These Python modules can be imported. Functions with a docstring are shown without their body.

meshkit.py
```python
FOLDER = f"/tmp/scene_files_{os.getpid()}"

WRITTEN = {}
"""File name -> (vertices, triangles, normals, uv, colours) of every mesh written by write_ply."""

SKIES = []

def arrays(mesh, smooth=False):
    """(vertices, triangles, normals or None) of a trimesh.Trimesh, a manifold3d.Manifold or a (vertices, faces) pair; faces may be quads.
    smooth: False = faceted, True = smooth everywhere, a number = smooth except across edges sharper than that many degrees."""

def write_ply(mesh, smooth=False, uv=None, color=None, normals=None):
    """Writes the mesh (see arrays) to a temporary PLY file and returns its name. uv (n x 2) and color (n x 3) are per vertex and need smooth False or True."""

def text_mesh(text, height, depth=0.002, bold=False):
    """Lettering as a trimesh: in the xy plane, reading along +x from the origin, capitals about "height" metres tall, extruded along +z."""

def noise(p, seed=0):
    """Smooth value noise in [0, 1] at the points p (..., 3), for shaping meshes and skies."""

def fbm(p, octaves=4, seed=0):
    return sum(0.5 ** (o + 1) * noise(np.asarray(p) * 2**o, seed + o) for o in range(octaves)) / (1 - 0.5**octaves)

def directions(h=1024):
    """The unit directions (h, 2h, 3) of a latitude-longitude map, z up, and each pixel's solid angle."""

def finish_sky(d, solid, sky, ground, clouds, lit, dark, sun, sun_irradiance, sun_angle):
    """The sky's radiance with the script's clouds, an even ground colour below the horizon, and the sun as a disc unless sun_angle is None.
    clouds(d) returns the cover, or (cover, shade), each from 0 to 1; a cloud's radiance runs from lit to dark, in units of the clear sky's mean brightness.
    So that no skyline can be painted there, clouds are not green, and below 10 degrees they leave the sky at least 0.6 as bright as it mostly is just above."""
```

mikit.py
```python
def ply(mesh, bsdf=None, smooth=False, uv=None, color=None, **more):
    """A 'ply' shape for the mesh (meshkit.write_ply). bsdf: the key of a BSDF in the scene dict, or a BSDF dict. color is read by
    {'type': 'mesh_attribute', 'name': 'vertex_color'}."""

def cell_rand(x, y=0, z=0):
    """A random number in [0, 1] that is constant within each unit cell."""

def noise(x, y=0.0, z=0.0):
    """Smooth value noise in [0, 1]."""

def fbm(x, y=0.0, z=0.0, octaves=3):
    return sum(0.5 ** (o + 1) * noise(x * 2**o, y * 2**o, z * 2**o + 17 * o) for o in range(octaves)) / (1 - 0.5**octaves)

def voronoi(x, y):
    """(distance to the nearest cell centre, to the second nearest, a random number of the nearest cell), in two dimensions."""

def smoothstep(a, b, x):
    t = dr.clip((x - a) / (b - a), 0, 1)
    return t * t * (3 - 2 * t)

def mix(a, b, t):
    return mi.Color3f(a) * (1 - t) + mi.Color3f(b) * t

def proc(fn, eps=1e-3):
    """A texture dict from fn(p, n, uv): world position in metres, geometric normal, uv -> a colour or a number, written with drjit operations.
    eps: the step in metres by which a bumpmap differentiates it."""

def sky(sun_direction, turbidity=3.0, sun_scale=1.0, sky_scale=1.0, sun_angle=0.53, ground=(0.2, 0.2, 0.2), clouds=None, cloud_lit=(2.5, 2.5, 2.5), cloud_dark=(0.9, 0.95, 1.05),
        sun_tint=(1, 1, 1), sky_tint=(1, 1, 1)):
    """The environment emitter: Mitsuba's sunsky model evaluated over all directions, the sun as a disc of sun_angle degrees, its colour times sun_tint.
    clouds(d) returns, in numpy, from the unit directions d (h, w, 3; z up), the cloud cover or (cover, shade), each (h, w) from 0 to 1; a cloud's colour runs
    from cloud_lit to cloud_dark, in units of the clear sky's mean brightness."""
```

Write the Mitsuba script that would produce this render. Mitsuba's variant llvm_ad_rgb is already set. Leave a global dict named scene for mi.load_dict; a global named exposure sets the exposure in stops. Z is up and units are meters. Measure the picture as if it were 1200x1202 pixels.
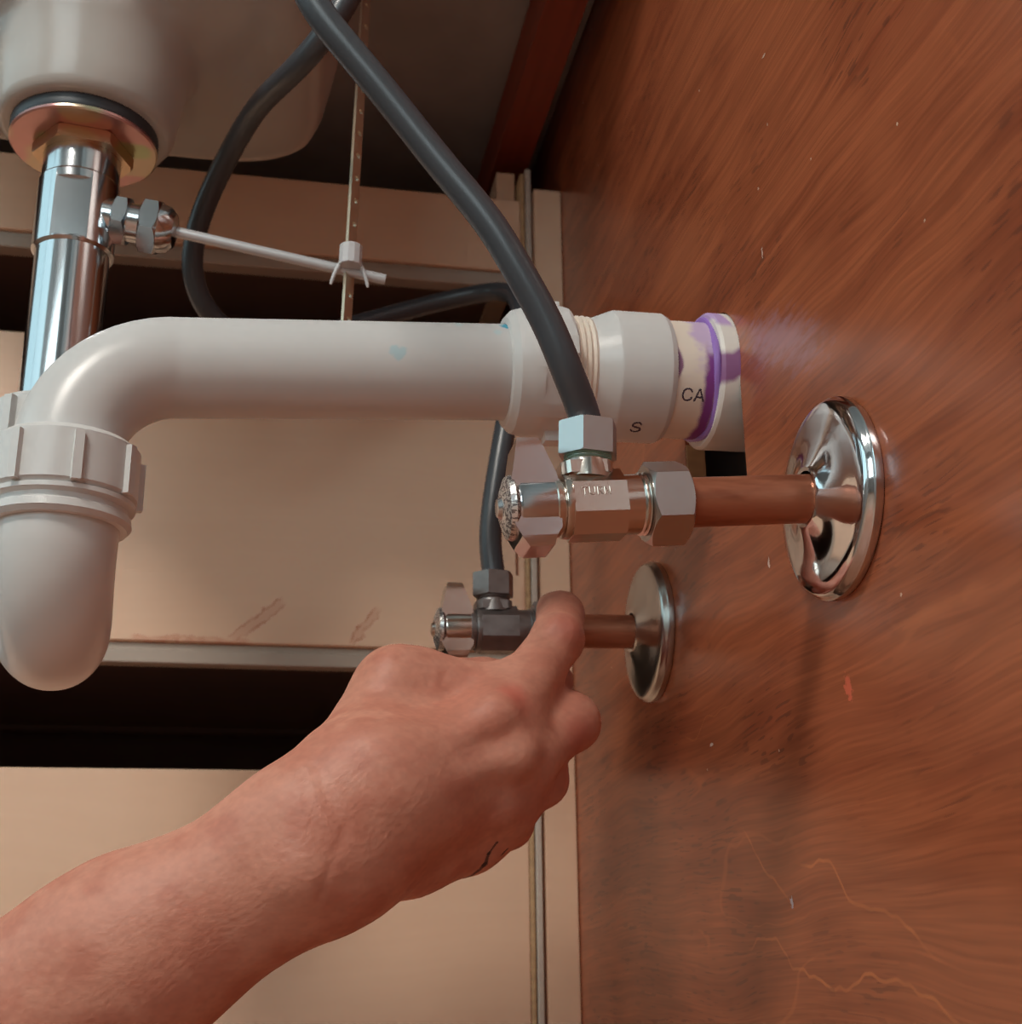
import math, numpy as np, trimesh, manifold3d as m3, shapely.geometry as sg, shapely.ops as so
from scipy.interpolate import CubicSpline
import drjit as dr, mitsuba as mi, mikit, meshkit
from mikit import noise, fbm, voronoi, smoothstep, mix

T = mi.ScalarTransform4f
scene, labels = {}, {}
def V(*a): return np.array(a, float)

# ------------------------------------------------------------------ camera, light, exposure
exposure = -0.04
EYE = np.array([0.0, 0.0, 0.22])
FORWARD, UP = np.array([0.1821, 0.9332, 0.3099]), np.array([-0.0487, -0.3063, 0.9507])
scene['camera'] = {'type': 'thinlens', 'to_world': T().look_at(origin=EYE.tolist(), target=(EYE + FORWARD).tolist(), up=UP.tolist()),
                   'fov': 43.603, 'fov_axis': 'x', 'aperture_radius': 0.0011, 'focus_distance': 0.43, 'near_clip': 0.01, 'far_clip': 50.0}
UNSEEN_LAMP_RGB, UNSEEN_WINDOW_RGB, UNSEEN_WINDOW_2_RGB = (60.0, 56.0, 51.0), (0.66, 1.06, 1.18), (2.75, 3.35, 3.45)
UNSEEN_LAMP_AT, UNSEEN_LAMP_R = (-0.45, -0.22, 1.18), 0.13  # lamp is out of view, placed to cast the valve shadows on the panel
# both windows are out of view: one lights the left sides, one the drawers
UNSEEN_WINDOW_Y, UNSEEN_WINDOW_Z, UNSEEN_WINDOW_2_X, UNSEEN_WINDOW_2_Z = (-1.3, 1.3), (0.75, 2.1), (-2.25, -0.55), (0.75, 2.0)

# ------------------------------------------------------------------ materials
def mat(name, **k):
    scene[name] = {'type': 'twosided', 'm': {'type': 'principled', **k}}
    return name
def rgb(*c): return {'type': 'rgb', 'value': list(c)}
def lin(r, g, b): return tuple(((v / 255 + .055) / 1.055) ** 2.4 for v in (r, g, b))
CHIPS = [(q[1], q[2], ry, rz, col) for q, ry, rz, col in ((V(0.1785, 0.3909, 0.5419), .0022, .0006, (.62, .45, .36)), (V(0.1785, 0.4075, 0.4646), .0010, .0020, (.62, .47, .40)), (V(0.1785, 0.4236, 0.3460), .0010, .0022, (.62, .47, .40)), (V(0.1785, 0.3688, 0.2901), .0030, .0045, (.62, .13, .07)), (V(0.1785, 0.4259, 0.2275), .0016, .0020, (.40, .38, .42)), (V(0.1785, 0.4957, 0.2899), .0022, .0008, (.55, .42, .36)), (V(0.1785, 0.4475, 0.3824), .0009, .0012, (.6, .42, .33)))]
PURPLE_AT = (0.397, 0.4225)
VEINS = [(.470, .2480, .418, .2300), (.420, .2430, .325, .2120), (.470, .2120, .300, .1950)]
def stained(p, n, uv):
    y, z = p.y, p.z
    w = (fbm(y * 8, z * 20, 3, 3) - .5) * .022 + (noise(y * 2.3, z * 3.1, 8) - .5) * .03
    u = z + w
    fine = fbm(y * 30, u * 980, 1, 3)
    mid = fbm(y * 11, u * 170, 5, 3)
    blotch = fbm(y * 16 + 3, z * 24, 9, 4)
    c = mix((0.325, 0.092, 0.039), (0.220, 0.056, 0.025), smoothstep(.34, .74, mid * .45 + blotch * .55))
    c = c * (0.77 + 0.46 * fine)
    ridge = dr.abs(noise(y * 13, u * 60 + .5 * fbm(y * 60, z * 60, 2, 2), 3) - .5)
    line = smoothstep(.030, .006, ridge) * smoothstep(.60, .72, noise(y * 16, z * 22, 21))
    c = mix(c, mi.Color3f(0.46, 0.140, 0.052), line * .32)
    def vein(y0, z0, y1, z1, seed):
        L = math.hypot(y1 - y0, z1 - z0); dy, dz = (y1 - y0) / L, (z1 - z0) / L
        t = (y - y0) * dy + (z - z0) * dz
        q = (y - y0) * -dz + (z - z0) * dy + (fbm(t * 38, 1, seed, 2) - .5) * .020 + (noise(t * 220, 5, seed) - .5) * .002
        return smoothstep(.0009, .0002, dr.abs(q)) * smoothstep(-.002, .01, t) * smoothstep(L, L - .02, t) * (.4 + .6 * noise(t * 150, 2, seed))
    v = dr.maximum(vein(*VEINS[0], 2), dr.maximum(vein(*VEINS[1], 4), vein(*VEINS[2], 7)))
    c = mix(c, mi.Color3f(0.52, 0.165, 0.058), v * .7)
    pore = smoothstep(.70, .84, noise(y * 120, u * 1100, 12)) * smoothstep(.42, .66, blotch)
    c = mix(c, mi.Color3f(0.105, 0.036, 0.022), pore * .55)
    d, _, r = voronoi(y * 30 + 4, z * 30)
    speck = smoothstep(.032, .02, d + .02 * noise(y * 900, z * 900)) * dr.select(r > .90, 1.0, 0.0)
    c = mix(c, mi.Color3f(.60, .40, .30), speck * .8)
    for cy, cz, ry, rz, col in CHIPS:
        d = dr.sqrt(dr.square((y - float(cy)) / ry) + dr.square((z - float(cz)) / rz)) + (fbm(y * 900, z * 900, 6, 2) - .5) * 1.3
        c = mix(c, mi.Color3f(*col), smoothstep(1.0, .6, d) * .85)
    e = dr.sqrt(dr.square((y - PURPLE_AT[0]) / .040) + dr.square((z - PURPLE_AT[1] - .47 * (y - PURPLE_AT[0])) / .015))
    st = smoothstep(1.1, .1, e + (fbm(y * 180, u * 700, 4, 3) - .5) * .9)
    return mix(c, mi.Color3f(.36, .20, .24), st * .6)
def shade_dark_wood(p, n, uv):
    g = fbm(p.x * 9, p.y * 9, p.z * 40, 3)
    return mix((0.16, 0.095, 0.075), (0.24, 0.14, 0.105), g)  # dark brown wood whose tone also stands in for shade between the drawers
def red_cleat(p, n, uv):
    return mix((0.17, 0.028, 0.014), (0.29, 0.052, 0.022), fbm(p.x * 300, p.y * 12, p.z * 300, 3))
def maple(p, n, uv):
    w = (fbm(p.x * 4, p.z * 10, 2, 3) - .5) * .05
    g = fbm(p.x * 16, (p.z + w) * 330, p.y * 100, 3)
    b = fbm(p.x * 5 + 7, (p.z + w) * 26, p.y * 30, 3)
    return mix((0.87, 0.60, 0.42), (0.79, 0.505, 0.335), b * .7 + g * .3)
def maple_streaked(p, n, uv):
    c = maple(p, n, uv)
    # reddish mineral streaks at the lower edge of the drawer side
    def streak(x0, z0, x1, z1, wd, seed):
        dx, dz = x1 - x0, z1 - z0
        L = math.hypot(dx, dz)
        t = ((p.x - x0) * dx + (p.z - z0) * dz) / L
        q = ((p.x - x0) * -dz + (p.z - z0) * dx) / L + (fbm(p.x * 260, p.z * 260, seed, 2) - .5) * .004
        inside = smoothstep(-.002, .003, t) * smoothstep(L + .002, L - .003, t)
        edge = smoothstep(.0014, .0002, dr.abs(dr.abs(q) - wd))
        core = smoothstep(wd, wd * .4, dr.abs(q))
        return inside * dr.maximum(edge * (.35 + .65 * noise(p.x * 300, p.z * 300, seed)), core * .3)
    s = dr.maximum(streak(-.0205, .3765, .0075, .4005, .0022, 3), streak(.047, .3765, .0625, .398, .0016, 6))
    s = dr.maximum(s, streak(-.075, .3768, -.010, .3758, .0008, 9) * .8)
    return mix(c, mi.Color3f(.56, .20, .11), s * .9)
def ply_edge(p, n, uv):
    return mix((0.62, 0.42, 0.22), (0.45, 0.28, 0.15), fbm(p.x * 40, p.y * 40, p.z * 500, 2))
def counter(p, n, uv):
    return mix((0.25, 0.235, 0.225), (0.41, 0.385, 0.365), fbm(p.x * 30, p.y * 30, p.z * 30, 4))
def pvc_inked(p, n, uv):
    c = mi.Color3f(.56, .56, .548)
    def spot(x, z, r, seed):
        d = dr.sqrt(dr.square((p.x - x) / r) + dr.square((p.z - z) / r)) + (fbm(p.x * 500, p.z * 500, seed, 2) - .5) * .9
        return smoothstep(1.0, .55, d) * dr.select(p.y < .46, 1.0, 0.0)
    c = mix(c, mi.Color3f(.0, .30, .46), spot(.0868, .4480, .0024, 1) * .9)
    c = mix(c, mi.Color3f(.30, .52, .58), spot(.0435, .4300, .0034, 5) * .55)
    c = mix(c, mi.Color3f(.40, .62, .66), dr.maximum(spot(.083, .443, .0022, 8), spot(.068, .447, .002, 9)) * .45)
    return c
def primed(p, n, uv):
    # purple primer brushed round the joint, with ragged edges and runs
    a = dr.atan2(p.z - .4362, .465 - p.y)
    rag = fbm(p.x * 130, p.y * 130, p.z * 130, 4) - .5
    c = mi.Color3f(.70, .62, .53)
    band = smoothstep(-.0075, -.003, p.x - .1690 + .006 * noise(a * 3, 4) + rag * .010) 
    top = smoothstep(-.45, .25, a + rag * 1.6)
    side = smoothstep(.0038, .0012, dr.abs(p.x - .1682 + rag * .004))
    c = mix(c, mi.Color3f(.42, .27, .60), band * top * .62)
    c = mix(c, mi.Color3f(.205, .045, .235), side * smoothstep(.25, -.25, a + rag))
    blob = smoothstep(1.0, .6, dr.sqrt(dr.square((p.x - .1535) / .0032) + dr.square((p.z - .4320) / .0075)) + rag * .6)
    return mix(c, mi.Color3f(.16, .045, .15), blob * .9)
def primed_hub(p, n, uv):
    a = dr.atan2(p.z - .4362, .465 - p.y)
    rag = fbm(p.x * 140, p.y * 140, p.z * 140, 4) - .5
    c = mi.Color3f(.68, .65, .60)
    run = smoothstep(.0075, .0045, dr.abs(p.z - (.4290 + .006 * noise(p.x * 160, 3))) + rag * .004) * smoothstep(.004, .0, dr.abs(p.x - .177) - .006) * .9
    drip = smoothstep(.0035, .002, dr.abs(p.x - .1735 - (p.z - .457) * -.3) + rag * .003) * smoothstep(.448, .452, p.z)
    c = mix(c, mi.Color3f(.20, .045, .20), run)
    return mix(c, mi.Color3f(.40, .24, .55), drip * .8)
def copper(p, n, uv):
    return mix((.40, .150, .082), (.25, .080, .042), smoothstep(.35, .7, fbm(p.x * 50, p.y * 160, p.z * 160, 4)))
TATTOO = []
def skin(p, n, uv):
    b = fbm(p.x * 75, p.y * 75, p.z * 75, 4)
    f = fbm(p.x * 420, p.y * 420, p.z * 420, 3)
    c = mix((.58, .258, .180), (.515, .200, .136), smoothstep(.36, .66, b)) * (.90 + .2 * f)
    for q, r, col, a in KNUCKLES:
        d = dr.sqrt(dr.square(p.x - float(q[0])) + dr.square(p.y - float(q[1])) + dr.square(p.z - float(q[2])))
        c = mix(c, mi.Color3f(*col), smoothstep(r, r * .2, d + (b - .5) * r) * a)
    for q0, q1, r in TATTOO:
        v = np.array(q1) - np.array(q0)
        w = p - mi.Point3f(*map(float, q0))
        t = dr.clip((w.x * float(v[0]) + w.y * float(v[1]) + w.z * float(v[2])) / float(v @ v), 0, 1)
        d = dr.norm(w - mi.Vector3f(*map(float, v)) * t)
        c = mix(c, mi.Color3f(.045, .035, .035), smoothstep(r, r * .4, d + (f - .5) * r) * .8)
    return c
def zinc(p, n, uv):
    # yellow zinc plating with pink and green interference stains
    return mix(mix((.60, .48, .34), (.62, .35, .33), smoothstep(.4, .6, noise(p.x * 55, p.y * 55, 3))), (.46, .50, .28), smoothstep(.55, .7, noise(p.x * 60 + 9, p.y * 60, 7)))
def old_nut(p, n, uv):
    return mix(old_nickel(p, n, uv), (.10, .26, .23), smoothstep(.5, .62, fbm(p.x * 140, p.y * 140, p.z * 140, 3)))
def speckle(p, n, uv):
    return mix((.75, .73, .70), (.22, .20, .20), smoothstep(.45, .62, fbm(p.y * 1900, p.z * 1900, 4, 2)))
def old_nickel(p, n, uv):
    return mix((.36, .33, .32), (.22, .19, .18), fbm(p.x * 250, p.y * 250, p.z * 250, 3))
def grit(p, n, uv): return fbm(p.x * 700, p.y * 700, p.z * 700, 3) * .00025

P = mikit.proc
mat('m_plywood', base_color=P(stained), roughness=.25, specular=.5)
mat('m_shade_dark_wood', base_color=P(shade_dark_wood), roughness=.5)
mat('m_cleat', base_color=P(red_cleat), roughness=.5)
mat('m_maple', base_color=P(maple), roughness=.45)
mat('m_maple_streaked', base_color=P(maple_streaked), roughness=.45)
mat('m_ply_edge', base_color=P(ply_edge), roughness=.7)
mat('m_counter', base_color=P(counter), roughness=.75)
mat('m_strip', base_color=rgb(.58, .50, .42), roughness=.5)
mat('m_runner', base_color=rgb(.46, .38, .31), roughness=.5)
mat('m_sink', base_color=rgb(.43, .41, .38), roughness=.22, specular=.5)
mat('m_pvc', base_color=rgb(.58, .58, .565), roughness=.30, specular=.45)
mat('m_pvc_ink', base_color=P(pvc_inked), roughness=.30, specular=.45)
mat('m_pvc_cream', base_color=P(primed), roughness=.4)
mat('m_pvc_hub', base_color=P(primed_hub), roughness=.4)
mat('m_chrome', base_color=rgb(.57, .59, .61), metallic=1.0, roughness=.13)
mat('m_escutcheon', base_color=rgb(.74, .75, .77), metallic=1.0, roughness=.07)
mat('m_dull_chrome', base_color=rgb(.62, .61, .58), metallic=1.0, roughness=.22)
mat('m_nickel', base_color=rgb(.66, .60, .54), metallic=1.0, roughness=.17)
mat('m_nickel_nut', base_color=rgb(.54, .52, .505), metallic=1.0, roughness=.30)
mat('m_old_nickel', base_color=P(old_nickel), metallic=.85, roughness=.42)
mat('m_old_nut', base_color=P(old_nut), metallic=.6, roughness=.45)
mat('m_speckle', base_color=P(speckle), metallic=.8, roughness=.3)
mat('m_verdigris', base_color=rgb(.22, .36, .30), metallic=.3, roughness=.55)
mat('m_zinc', base_color=P(zinc), metallic=.9, roughness=.28)
mat('m_brass', base_color=rgb(.66, .48, .31), metallic=1.0, roughness=.25)
mat('m_copper', base_color=P(copper), metallic=.55, roughness=.38)
mat('m_rubber', base_color=rgb(.030, .034, .040), roughness=.4)
mat('m_hose', base_color=rgb(.042, .048, .056), roughness=.33, specular=.6)
mat('m_rod', base_color=rgb(.56, .56, .57), roughness=.3, metallic=.35)
mat('m_white_plastic', base_color=rgb(.52, .52, .53), roughness=.4)
mat('m_strap', base_color=rgb(.66, .56, .42), metallic=.8, roughness=.35)
mat('m_primer', base_color=rgb(.30, .17, .50), roughness=.3)
mat('m_ink', base_color=rgb(.045, .03, .05), roughness=.6)
mat('m_room_paint', base_color=rgb(.46, .45, .44), roughness=.8)
mat('m_room_floor', base_color=rgb(.36, .21, .14), roughness=.5)
mat('m_cabinet_floor', base_color=rgb(.34, .15, .085), roughness=.45)
mat('m_white_frame', base_color=rgb(.8, .8, .78), roughness=.4)
KNUCKLES = [(V(0.0825, 0.4631, 0.2937), .011, (.74, .44, .36), .5), (V(0.0897, 0.4637, 0.3005), .012, (.55, .105, .075), .55), (V(0.1057, 0.4486, 0.2752), .012, (.50, .085, .060), .6),  # first tint paints a highlight on the index knuckle; the others redden the skin
            (V(0.1176, 0.4909, 0.3347), .011, (.50, .115, .085), .45), (V(0.1235, 0.4827, 0.2912), .014, (.44, .085, .062), .5)]
scene['m_skin'] = {'type': 'twosided', 'm': {'type': 'bumpmap', 't': P(grit, 4e-4), 'scale': 1.0, 'b': {'type': 'principled', 'base_color': P(skin), 'roughness': .5, 'specular': .4}}}

# ------------------------------------------------------------------ helpers
def number(key):
    if key not in scene and not any(k.startswith(key + '__') for k in scene): return key
    i = 1
    while f'{key}_{i:03d}' in scene or any(k.startswith(f'{key}_{i:03d}__') for k in scene): i += 1
    return f'{key}_{i:03d}'
def put(name, mesh, m, parent=None, smooth=30, label=None, kind=None):
    key = number(f'{parent}__{name}' if parent else name)
    scene[key] = mikit.ply(mesh, m, smooth=smooth)
    if label or kind: labels.setdefault(key, {}).update({k: v for k, v in (('label', label), ('kind', kind)) if v})
    return key
def thing(name, label, cat, group=None):
    key = number(name)
    labels[key] = {'label': label, 'category': cat, **({'group': group} if group else {})}
    return key
def unit(v): return np.asarray(v, float) / np.linalg.norm(v)
def frame(o, z, x=None):
    z = unit(z)
    x = V(0, 0, 1) if x is None else np.asarray(x, float)
    if abs(z @ unit(x)) > .98: x = V(0, -1, 0)
    x = unit(x - z * (x @ z))
    M = np.eye(4); M[:3, 0], M[:3, 1], M[:3, 2], M[:3, 3] = x, np.cross(z, x), z, o
    return M
def placed(mesh, M):
    if hasattr(mesh, 'to_mesh'):
        q = mesh.to_mesh(); mesh = trimesh.Trimesh(q.vert_properties[:, :3], q.tri_verts, process=False)
    mesh = mesh.copy(); mesh.apply_transform(M); return mesh
def cat(*ms): return trimesh.util.concatenate(ms)
def lathe(profile, M=None, n=72):
    m = trimesh.creation.revolve(np.array(profile, float), sections=n)
    m.fix_normals()
    return m if M is None else placed(m, M)
def box(x0, x1, y0, y1, z0, z1, b=.0006):
    pts = []
    for i, (x, sx) in enumerate(((x0, 1), (x1, -1))):
        for y, sy in ((y0, 1), (y1, -1)):
            for z, sz in ((z0, 1), (z1, -1)):
                pts += [(x, y + sy * b, z + sz * b), (x + sx * b, y, z + sz * b), (x + sx * b, y + sy * b, z)]
    return m3.Manifold.hull_points(np.array(pts))
def tm(man):
    q = man.to_mesh(); return trimesh.Trimesh(q.vert_properties[:, :3], q.tri_verts, process=False)
def cyl(r, z0, z1, n=48): return m3.Manifold.cylinder(z1 - z0, r, r, n).translate([0, 0, z0])
def hexnut(r, z0, z1, bore=0, turn=0, ch=.15, n=6):
    # a hexagon of corner radius r whose corners are turned off by a cone at both ends
    h = m3.Manifold.cylinder(z1 - z0, r, r, n).translate([0, 0, z0]).rotate([0, 0, turn])
    c = r * ch
    cone = m3.Manifold.revolve(m3.CrossSection([[(0, z0), (r - c, z0), (r + .0001, z0 + c * .7), (r + .0001, z1 - c * .7), (r - c, z1), (0, z1)]]), 64)
    h = h ^ cone
    return h - cyl(bore, z0 - .01, z1 + .01) if bore else h
def path(points, n=160):
    pts = np.array(points, float)
    t = np.r_[0, np.cumsum(np.linalg.norm(np.diff(pts, axis=0), axis=1) ** .75)]
    cs = CubicSpline(t, pts)
    return cs(np.linspace(0, t[-1], n))
def tube(pts, r, n=28, cap=True):
    pts = np.asarray(pts, float); N = len(pts)
    r = np.broadcast_to(r, N)
    tan = np.gradient(pts, axis=0); tan /= np.linalg.norm(tan, axis=1, keepdims=True)
    u = np.cross(tan[0], V(.3, .5, .8)); u /= np.linalg.norm(u)
    rings = []
    a = np.arange(n) * 2 * math.pi / n
    for i in range(N):
        u = unit(u - tan[i] * (u @ tan[i])); w = np.cross(tan[i], u)
        rings.append(pts[i] + r[i] * (np.cos(a)[:, None] * u + np.sin(a)[:, None] * w))
    return loft(rings, cap)
def loft(rings, cap=True):
    n = len(rings[0]); v = np.vstack(rings); f = []
    j = np.arange(n); k = (j + 1) % n
    for i in range(len(rings) - 1):
        a, b = i * n, (i + 1) * n
        f += [np.c_[a + j, a + k, b + k], np.c_[a + j, b + k, b + j]]
    if cap:
        v = np.vstack([v, rings[0].mean(0), rings[-1].mean(0)])
        f += [np.c_[k, j, j * 0 + len(v) - 2], np.c_[(len(rings) - 1) * n + j, (len(rings) - 1) * n + k, j * 0 + len(v) - 1]]
    return trimesh.Trimesh(v, np.vstack(f), process=False)

# ------------------------------------------------------------------ the setting: the plywood back of the vanity, counter, cabinet, room
WX = .1785
hole = sg.Polygon([(.4385, .383), (.5085, .394), (.5075, .43), (.4385, .43)]).union(sg.Point(.465, .4360).buffer(.0287, quad_segs=24))
sheet = sg.box(-.55, 0.0, 1.18, .80).difference(hole)
for yy, zz in ((.364, .3505), (.566, .3520)): sheet = sheet.difference(sg.Point(yy, zz).buffer(.0098))
panel = trimesh.creation.extrude_polygon(sheet, .009)
M = np.eye(4); M[:3, 0], M[:3, 1], M[:3, 2], M[:3, 3] = (0, 1, 0), (0, 0, 1), (1, 0, 0), (WX, 0, 0)
put('wall_right', placed(panel, M), 'm_plywood', smooth=False, label='reddish brown stained plywood back panel with wavy grain', kind='structure')
put('wall_right__cut_edge', tm(box(.1788, .1874, .5072, .5084, .3955, .4240, .0002)), 'm_ply_edge', smooth=False, label='pale raw plywood edge of the cut hole')
put('wall_behind', tm(box(.216, .27, -2.4, 2.2, -.1, 2.5)), 'm_room_paint', smooth=False, kind='structure')
put('floor', tm(box(-2.4, .27, -2.4, 2.2, -.14, -.10)), 'm_room_floor', smooth=False, kind='structure')
put('ceiling', tm(box(-2.4, .27, -2.4, 2.2, 2.4, 2.45)), 'm_room_paint', smooth=False, kind='structure')
put('wall_front', tm(box(-2.4, .27, -2.5, -2.4, -.1, 2.4) - box(*UNSEEN_WINDOW_2_X, -3, -2, *UNSEEN_WINDOW_2_Z)), 'm_room_paint', smooth=False, kind='structure')
put('wall_back', tm(box(-2.4, .27, 2.2, 2.25, -.1, 2.4)), 'm_room_paint', smooth=False, kind='structure')
wl = box(-2.4, -2.3, -2.4, 2.2, -.1, 2.4) - box(-2.5, -2.2, *UNSEEN_WINDOW_Y, *UNSEEN_WINDOW_Z)
put('wall_left', tm(wl), 'm_room_paint', smooth=False, kind='structure')
wf = box(-2.34, -2.28, UNSEEN_WINDOW_Y[0] - .06, UNSEEN_WINDOW_Y[1] + .06, UNSEEN_WINDOW_Z[0] - .06, UNSEEN_WINDOW_Z[1] + .06) - box(-2.5, -2.2, UNSEEN_WINDOW_Y[0] + .02, UNSEEN_WINDOW_Y[1] - .02, UNSEEN_WINDOW_Z[0] + .02, UNSEEN_WINDOW_Z[1] - .02)
ym = sum(UNSEEN_WINDOW_Y) / 2
wf = wf + box(-2.33, -2.29, ym - .02, ym + .02, UNSEEN_WINDOW_Z[0], UNSEEN_WINDOW_Z[1])
put('unseen_window_1__frame', tm(wf), 'm_white_frame', smooth=False)
labels['unseen_window_1'] = {'kind': 'structure'}
pane = trimesh.Trimesh(np.array([(-2.335, UNSEEN_WINDOW_Y[0], UNSEEN_WINDOW_Z[0]), (-2.335, UNSEEN_WINDOW_Y[1], UNSEEN_WINDOW_Z[0]), (-2.335, UNSEEN_WINDOW_Y[1], UNSEEN_WINDOW_Z[1]), (-2.335, UNSEEN_WINDOW_Y[0], UNSEEN_WINDOW_Z[1])]), np.array([(0, 1, 2), (0, 2, 3)]))
k = put('unseen_window_1__pane', pane, 'm_white_frame', smooth=False)  # out of view, placed to light left-facing sides with cool daylight
scene[k]['emitter'] = {'type': 'area', 'radiance': rgb(*UNSEEN_WINDOW_RGB)}
wf = box(UNSEEN_WINDOW_2_X[0] - .05, UNSEEN_WINDOW_2_X[1] + .05, -2.44, -2.38, UNSEEN_WINDOW_2_Z[0] - .05, UNSEEN_WINDOW_2_Z[1] + .05) - box(UNSEEN_WINDOW_2_X[0] + .02, UNSEEN_WINDOW_2_X[1] - .02, -3, -2, UNSEEN_WINDOW_2_Z[0] + .02, UNSEEN_WINDOW_2_Z[1] - .02)
put('unseen_window_2__frame', tm(wf), 'm_white_frame', smooth=False)
labels['unseen_window_2'] = {'kind': 'structure'}
q = [(UNSEEN_WINDOW_2_X[i], -2.435, UNSEEN_WINDOW_2_Z[j]) for i, j in ((0, 0), (0, 1), (1, 1), (1, 0))]
k = put('unseen_window_2__pane', trimesh.Trimesh(np.array(q), np.array([(0, 1, 2), (0, 2, 3)])), 'm_white_frame', smooth=False)  # out of view behind the camera, placed to light the drawer sides
scene[k]['emitter'] = {'type': 'area', 'radiance': rgb(*UNSEEN_WINDOW_2_RGB)}
lamp = thing('unseen_ceiling_lamp', 'unseen round lamp, out of view, placed to light the panel and cast the valve shadows', 'lamp')
put('housing', lathe([(0, .03), (UNSEEN_LAMP_R + .015, .03), (UNSEEN_LAMP_R + .02, -.01), (UNSEEN_LAMP_R + .002, -.01), (UNSEEN_LAMP_R + .002, 0.004), (0, .004)], frame(UNSEEN_LAMP_AT, (0, 0, 1), (1, 0, 0))), 'm_white_frame', lamp)
put('stem', lathe([(0, .03), (.012, .03), (.012, 2.4 - UNSEEN_LAMP_AT[2]), (0, 2.4 - UNSEEN_LAMP_AT[2])], frame(UNSEEN_LAMP_AT, (0, 0, 1), (1, 0, 0)), 16), 'm_white_frame', lamp)
a = np.arange(48) * 2 * math.pi / 48
disc = trimesh.Trimesh(np.vstack([np.c_[np.cos(a) * UNSEEN_LAMP_R, np.sin(a) * UNSEEN_LAMP_R, a * 0], [[0, 0, 0]]]) + V(*UNSEEN_LAMP_AT), np.c_[(np.arange(48) + 1) % 48, np.arange(48), np.full(48, 48)])
k = put('diffuser', disc, 'm_white_frame', lamp, smooth=False)
scene[k]['emitter'] = {'type': 'area', 'radiance': rgb(*UNSEEN_LAMP_RGB)}

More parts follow.
